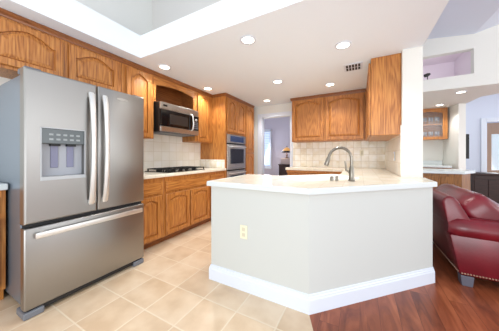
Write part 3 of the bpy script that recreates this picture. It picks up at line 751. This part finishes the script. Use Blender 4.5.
# ------------------------------------------------------------------ hall furniture seen through the doorway
t = thing('console_table', (-2.15, 6.75, 0), 'dark wooden stand seen through the kitchen doorway', 'table')
MB().box(-2.42, -1.85, 6.55, 6.98, .82, .86, .006).build('top', 'dark_wood', t)
for x in (-2.40, -1.92):
    for yy in (6.57, 6.91): MB().box(x, x+.05, yy, yy+.05, 0, .82).build('leg', 'dark_wood', t)
MB().box(-2.39, -1.88, 6.575, 6.965, .35, .82).build('drawer_box', 'dark_wood', t)
o = MB().box(-2.36, -2.02, 6.62, 6.92, .861, 1.06, .01).build('storage_box', 'pale_box'); tag(o, 'dusty pink box on the dark stand under the lamp', 'box')
lp = (-2.19, 6.77, 1.061)
t = thing('table_lamp', lp, 'table lamp with amber shade glowing beyond the doorway', 'lamp')
MB().lathe([(0, 0), (.07, 0), (.07, .015), (.03, .03), (.02, .07), (.035, .11), (.02, .15), (.012, .22), (0, .22)], lp, 16).build('base', 'dark_wood', t, True)
sh = MB().lathe([(.19, .19), (.20, .20), (.155, .25), (.15, .24), (.19, .19)], lp, 20).build('shade_rim', 'dark_wood', t, True)
MB().lathe([(0, .37), (.04, .365), (.10, .32), (.15, .25), (.14, .25), (.09, .31), (0, .355)], lp, 20).build('lamp_shade', 'shade', t, True)
MB().lathe([(0, .36), (.015, .37), (.01, .41), (0, .42)], lp, 10).build('finial', 'dark_wood', t, True)
l = bpy.data.lights.new('bulb', 'POINT'); l.energy = 8; l.color = (1, .75, .5); l.shadow_soft_size = .06
o = bpy.data.objects.new('bulb', l); COL.objects.link(o); o.parent = t; o.location = (0, -.12, .18)

# ------------------------------------------------------------------ wet bar
t = thing('bar_cabinet', (1.0, 4.6, 0), 'oak panelled wet bar front beyond the leather sofa', 'cabinet')
poly = [(XR1+.002, 4.36), (1.39, 4.36), (1.60, 4.70), (1.60, 5.0), (XR1+.002, 5.0)]
MB().prism(poly, 0, .865).build('body', 'oakb', t)
pn = MB()
for x in (.66, .90, 1.14): pn.box(x, x+.215, 4.350, 4.36, .12, .82, .004, 1)
pn.build('panel', 'oakb', t)
o = MB().prism([(XR1+.001, 4.32), (1.41, 4.32), (1.66, 4.70), (1.66, 5.04), (XR1+.001, 5.04)], .866, .91, bev=.004).build('countertop', 'counter_edge'); tag(o, 'white countertop of the wet bar behind the sofa', 'countertop')
t = thing('bar_cabinet', (1.2, 6.7, 0), 'back bar cabinet below the glass-front cabinet', 'cabinet')
MB().box(XR1+.002, 1.88, 6.45, 7.098, 0, .865).build('body', 'oakb', t)
o = MB().box(XR1+.002, 1.88, 6.42, 7.098, .866, .91, .004).box(XR1+.002, 1.88, 7.07, 7.098, .91, 1.02).build('countertop', 'counter_edge'); tag(o, 'white back counter with low splash inside the wet bar', 'countertop')
# glass cabinet with glasses
t = thing('glass_cabinet', (1.6, 6.95, 1.55), 'oak wall cabinet with a glass door full of glassware', 'cabinet')
gx0, gx1, gy, gz0, gz1 = 1.20, 1.895, 6.77, 1.56, 2.338
gc = MB(); gc.box(gx0, gx1, 7.08, 7.098, gz0, gz1); gc.box(gx0, gx0+.018, gy, 7.08, gz0, gz1); gc.box(gx1-.018, gx1, gy, 7.08, gz0, gz1); gc.box(gx0+.018, gx1-.018, gy, 7.08, gz0, gz0+.02); gc.box(gx0+.018, gx1-.018, gy, 7.08, gz1-.05, gz1)
gc.build('body', 'oakh', t)
MB().box(gx0+.02, gx1-.02, gy+.02, 7.078, 1.93, 1.948).build('shelf', 'oakh', t)
gd = MB(); gd.box(gx0, gx0+.06, gy-.02, gy, gz0, gz1); gd.box(gx1-.09, gx1, gy-.02, gy, gz0, gz1); gd.box(gx0+.06, gx1-.09, gy-.02, gy, gz0, gz0+.06)
dd = [(gx0+.06, gz1), (gx0+.06, gz1-.13)]
for i in range(9): dd.append((gx0+.06+(gx1-gx0-.15)*i/8, gz1-.13+.05*math.sin(math.pi*i/8)))
dd += [(gx1-.09, gz1)]
gd.prism(dd, gy-.02, gy, 'Y')
d = gd.build('door', 'oak', t)
MB().box(gx0+.05, gx1-.08, gy-.012, gy-.008, gz0+.05, gz1-.07).build('pane', 'glass', d)
k = 0
for z in (gz0+.0205, 1.9485):
    for i in range(6):
        x = 1.45+i*.062
        o = MB().lathe([(0, 0), (.026, 0), (.024, .004), (.004, .012), (.004, .075), (.024, .10), (.028, .15), (.024, .185), (.022, .185), (.025, .15), (0, .10)], (x, 6.86+.05*(i % 2), z), 12).build('wine_glass', 'glassware', smooth=True)
        tag(o, 'stemmed glass on the %s of the glass cabinet' % ('bottom' if z < 1.8 else 'middle shelf'), 'glass', 'glasses on the cabinet %s' % ('bottom' if z < 1.8 else 'shelf'))
# wall mounted television seen edge on
t = thing('television', (2.17, 6.9, 1.08), 'thin black panel seen edge-on on the white wing wall', 'television')
MB().box(2.145, 2.195, 6.50, 7.3, 1.08, 1.645, .004).build('panel', 'black_matte', t)
MB().box(2.195, 2.198, 6.52, 7.28, 1.10, 1.625).build('screen', 'glass_dark', t)
MB().box(2.131, 2.145, 6.75, 7.05, 1.25, 1.45).build('wall_bracket', 'black_matte', t)
# dark chest
t = thing('chest', (2.55, 6.85, 0), 'dark brown wooden chest against the far wall past the bar', 'cabinet')
MB().box(2.30, 2.80, 6.66, 7.1, .06, .70, .004).build('body', 'dark_wood', t)
MB().box(2.27, 2.83, 6.63, 7.12, .70, .75, .012).build('top', 'dark_wood', t)
MB().box(2.28, 2.82, 6.64, 7.11, 0, .08, .006).build('plinth', 'dark_wood', t)
for x in (2.33, 2.56): MB().box(x, x+.21, 6.648, 6.662, .12, .60, .005).build('door', 'dark_wood', t)
MB().box(2.33, 2.77, 6.648, 6.662, .62, .68, .003).build('drawer', 'dark_wood', t)
# black accent light in the niche
t = thing('accent_light', (1.12, 5.0, 2.56), 'small black accent light on the ledge above the beam', 'light')
MB().lathe([(0, 0), (.035, 0), (.035, .01), (.008, .014), (.008, .08), (0, .08)], (1.12, 5.0, 2.561), 14).build('base', 'black_matte', t, True)
MB().tube([(1.075, 4.99, 2.655), (1.12, 5.0, 2.672), (1.155, 5.01, 2.685)], [.028, .032, .02], 14).build('lamp_head', 'black_matte', t, True)

l = bpy.data.lights.new('bulb', 'POINT'); l.energy = 0.9; l.color = (1, .94, .97); l.shadow_soft_size = .05  # added point light clear of the lamp head, brightens the niche
o = bpy.data.objects.new('bulb', l); COL.objects.link(o); o.parent = t; o.location = (.1, .25, .2)

# ------------------------------------------------------------------ armchair
t = thing('leather_armchair', (1.2, 3.05, 0), 'burgundy leather armchair with nailhead trim beside the peninsula', 'armchair')
SY0, SY1 = 2.49, 3.60
# raked back
MB().prism([(.80, .09), (.72, .52), (.672, .73), (.70, .775), (.755, .78), (.80, .73), (.86, .55), (.95, .40), (.95, .09)], SY0+.05, SY1-.05, 'Y', .018, 3).build('backrest', 'leather', t, True)
MB().box(.82, 1.62, SY0+.10, SY1-.10, .09, .33, .02).build('seat_frame', 'leather', t, True)
def arm(y0, y1):
    mb = MB(); mb.prism([(.79, .09), (1.66, .09), (1.66, .44), (.72, .44)], y0+.02, y1-.02, 'Y', .012)
    yc = (y0+y1)/2; n = 16
    pts = []
    for k in range(n+1):
        f = k/n; pts.append((.715+.97*f, yc, .50-.012*math.sin(math.pi*f)))
    mb.tube(pts, [.06]+[.098]*(n-1)+[.06], 18)
    return mb.build('armrest', 'leather', t, True)
arm(SY0, SY0+.19); arm(SY1-.19, SY1)
nh = MB(); nh2 = MB()
for k in range(46): nh.ball((.80+k*.019, SY0+.017, .108), .008, .008, .008, 6, 4)
for k in range(38): nh2.ball((.786, SY0+.05+k*.028, .108), .008, .008, .008, 6, 4)
o = nh.build('nailhead_trim', 'nail', t, True); o['label'] = 'row of small brass nailheads'
nh2.build('nailhead_trim', 'nail', t, True)['label'] = 'row of small brass nailheads'
for x in (.79, 1.56):
    for yy in (SY0+.01, SY1-.10): MB().prism([(x, 0.09), (x+.09, .09), (x+.08, 0), (x+.01, 0)], yy+.005, yy+.085, 'Y', .004).build('foot', plain('grey_foot', (92, 92, 104), .4), t)
def puff(c, sx, sy, sz, rot=0, e=.45):
    mb = MB()
    bmesh.ops.create_cube(mb.bm, size=2)
    bmesh.ops.subdivide_edges(mb.bm, edges=mb.bm.edges, cuts=9, use_grid_fill=True)
    for v in mb.bm.verts:
        p = v.co.copy(); q = []
        r_ = (abs(p.x)**4+abs(p.z)**4+abs(p.y)**14)**(1/4) if abs(p.y) < max(abs(p.x), abs(p.z)) else (abs(p.x)**6+abs(p.y)**6+abs(p.z)**6)**(1/6)
        p /= r_
        bulge = 1-.22*(abs(p.y)**6*.4+p.z*p.z*.5)
        w_ = .012*math.sin(9*p.y+4*p.z)+.01*math.sin(13*p.z-5*p.y)
        v.co = (p.x*sx*bulge+w_*sx*2, p.y*sy, p.z*sz)
    mb.transform(Matrix.Translation(c) @ Matrix.Rotation(rot, 4, 'Y'))
    return mb
puff((1.26, SY0+.555, .40), .38, .36, .085).build('seat_cushion', 'leather', t, True)
puff((1.07, SY0+.60, .545), .15, .47, .29, math.radians(-44)).build('back_cushion', 'leather', t, True)
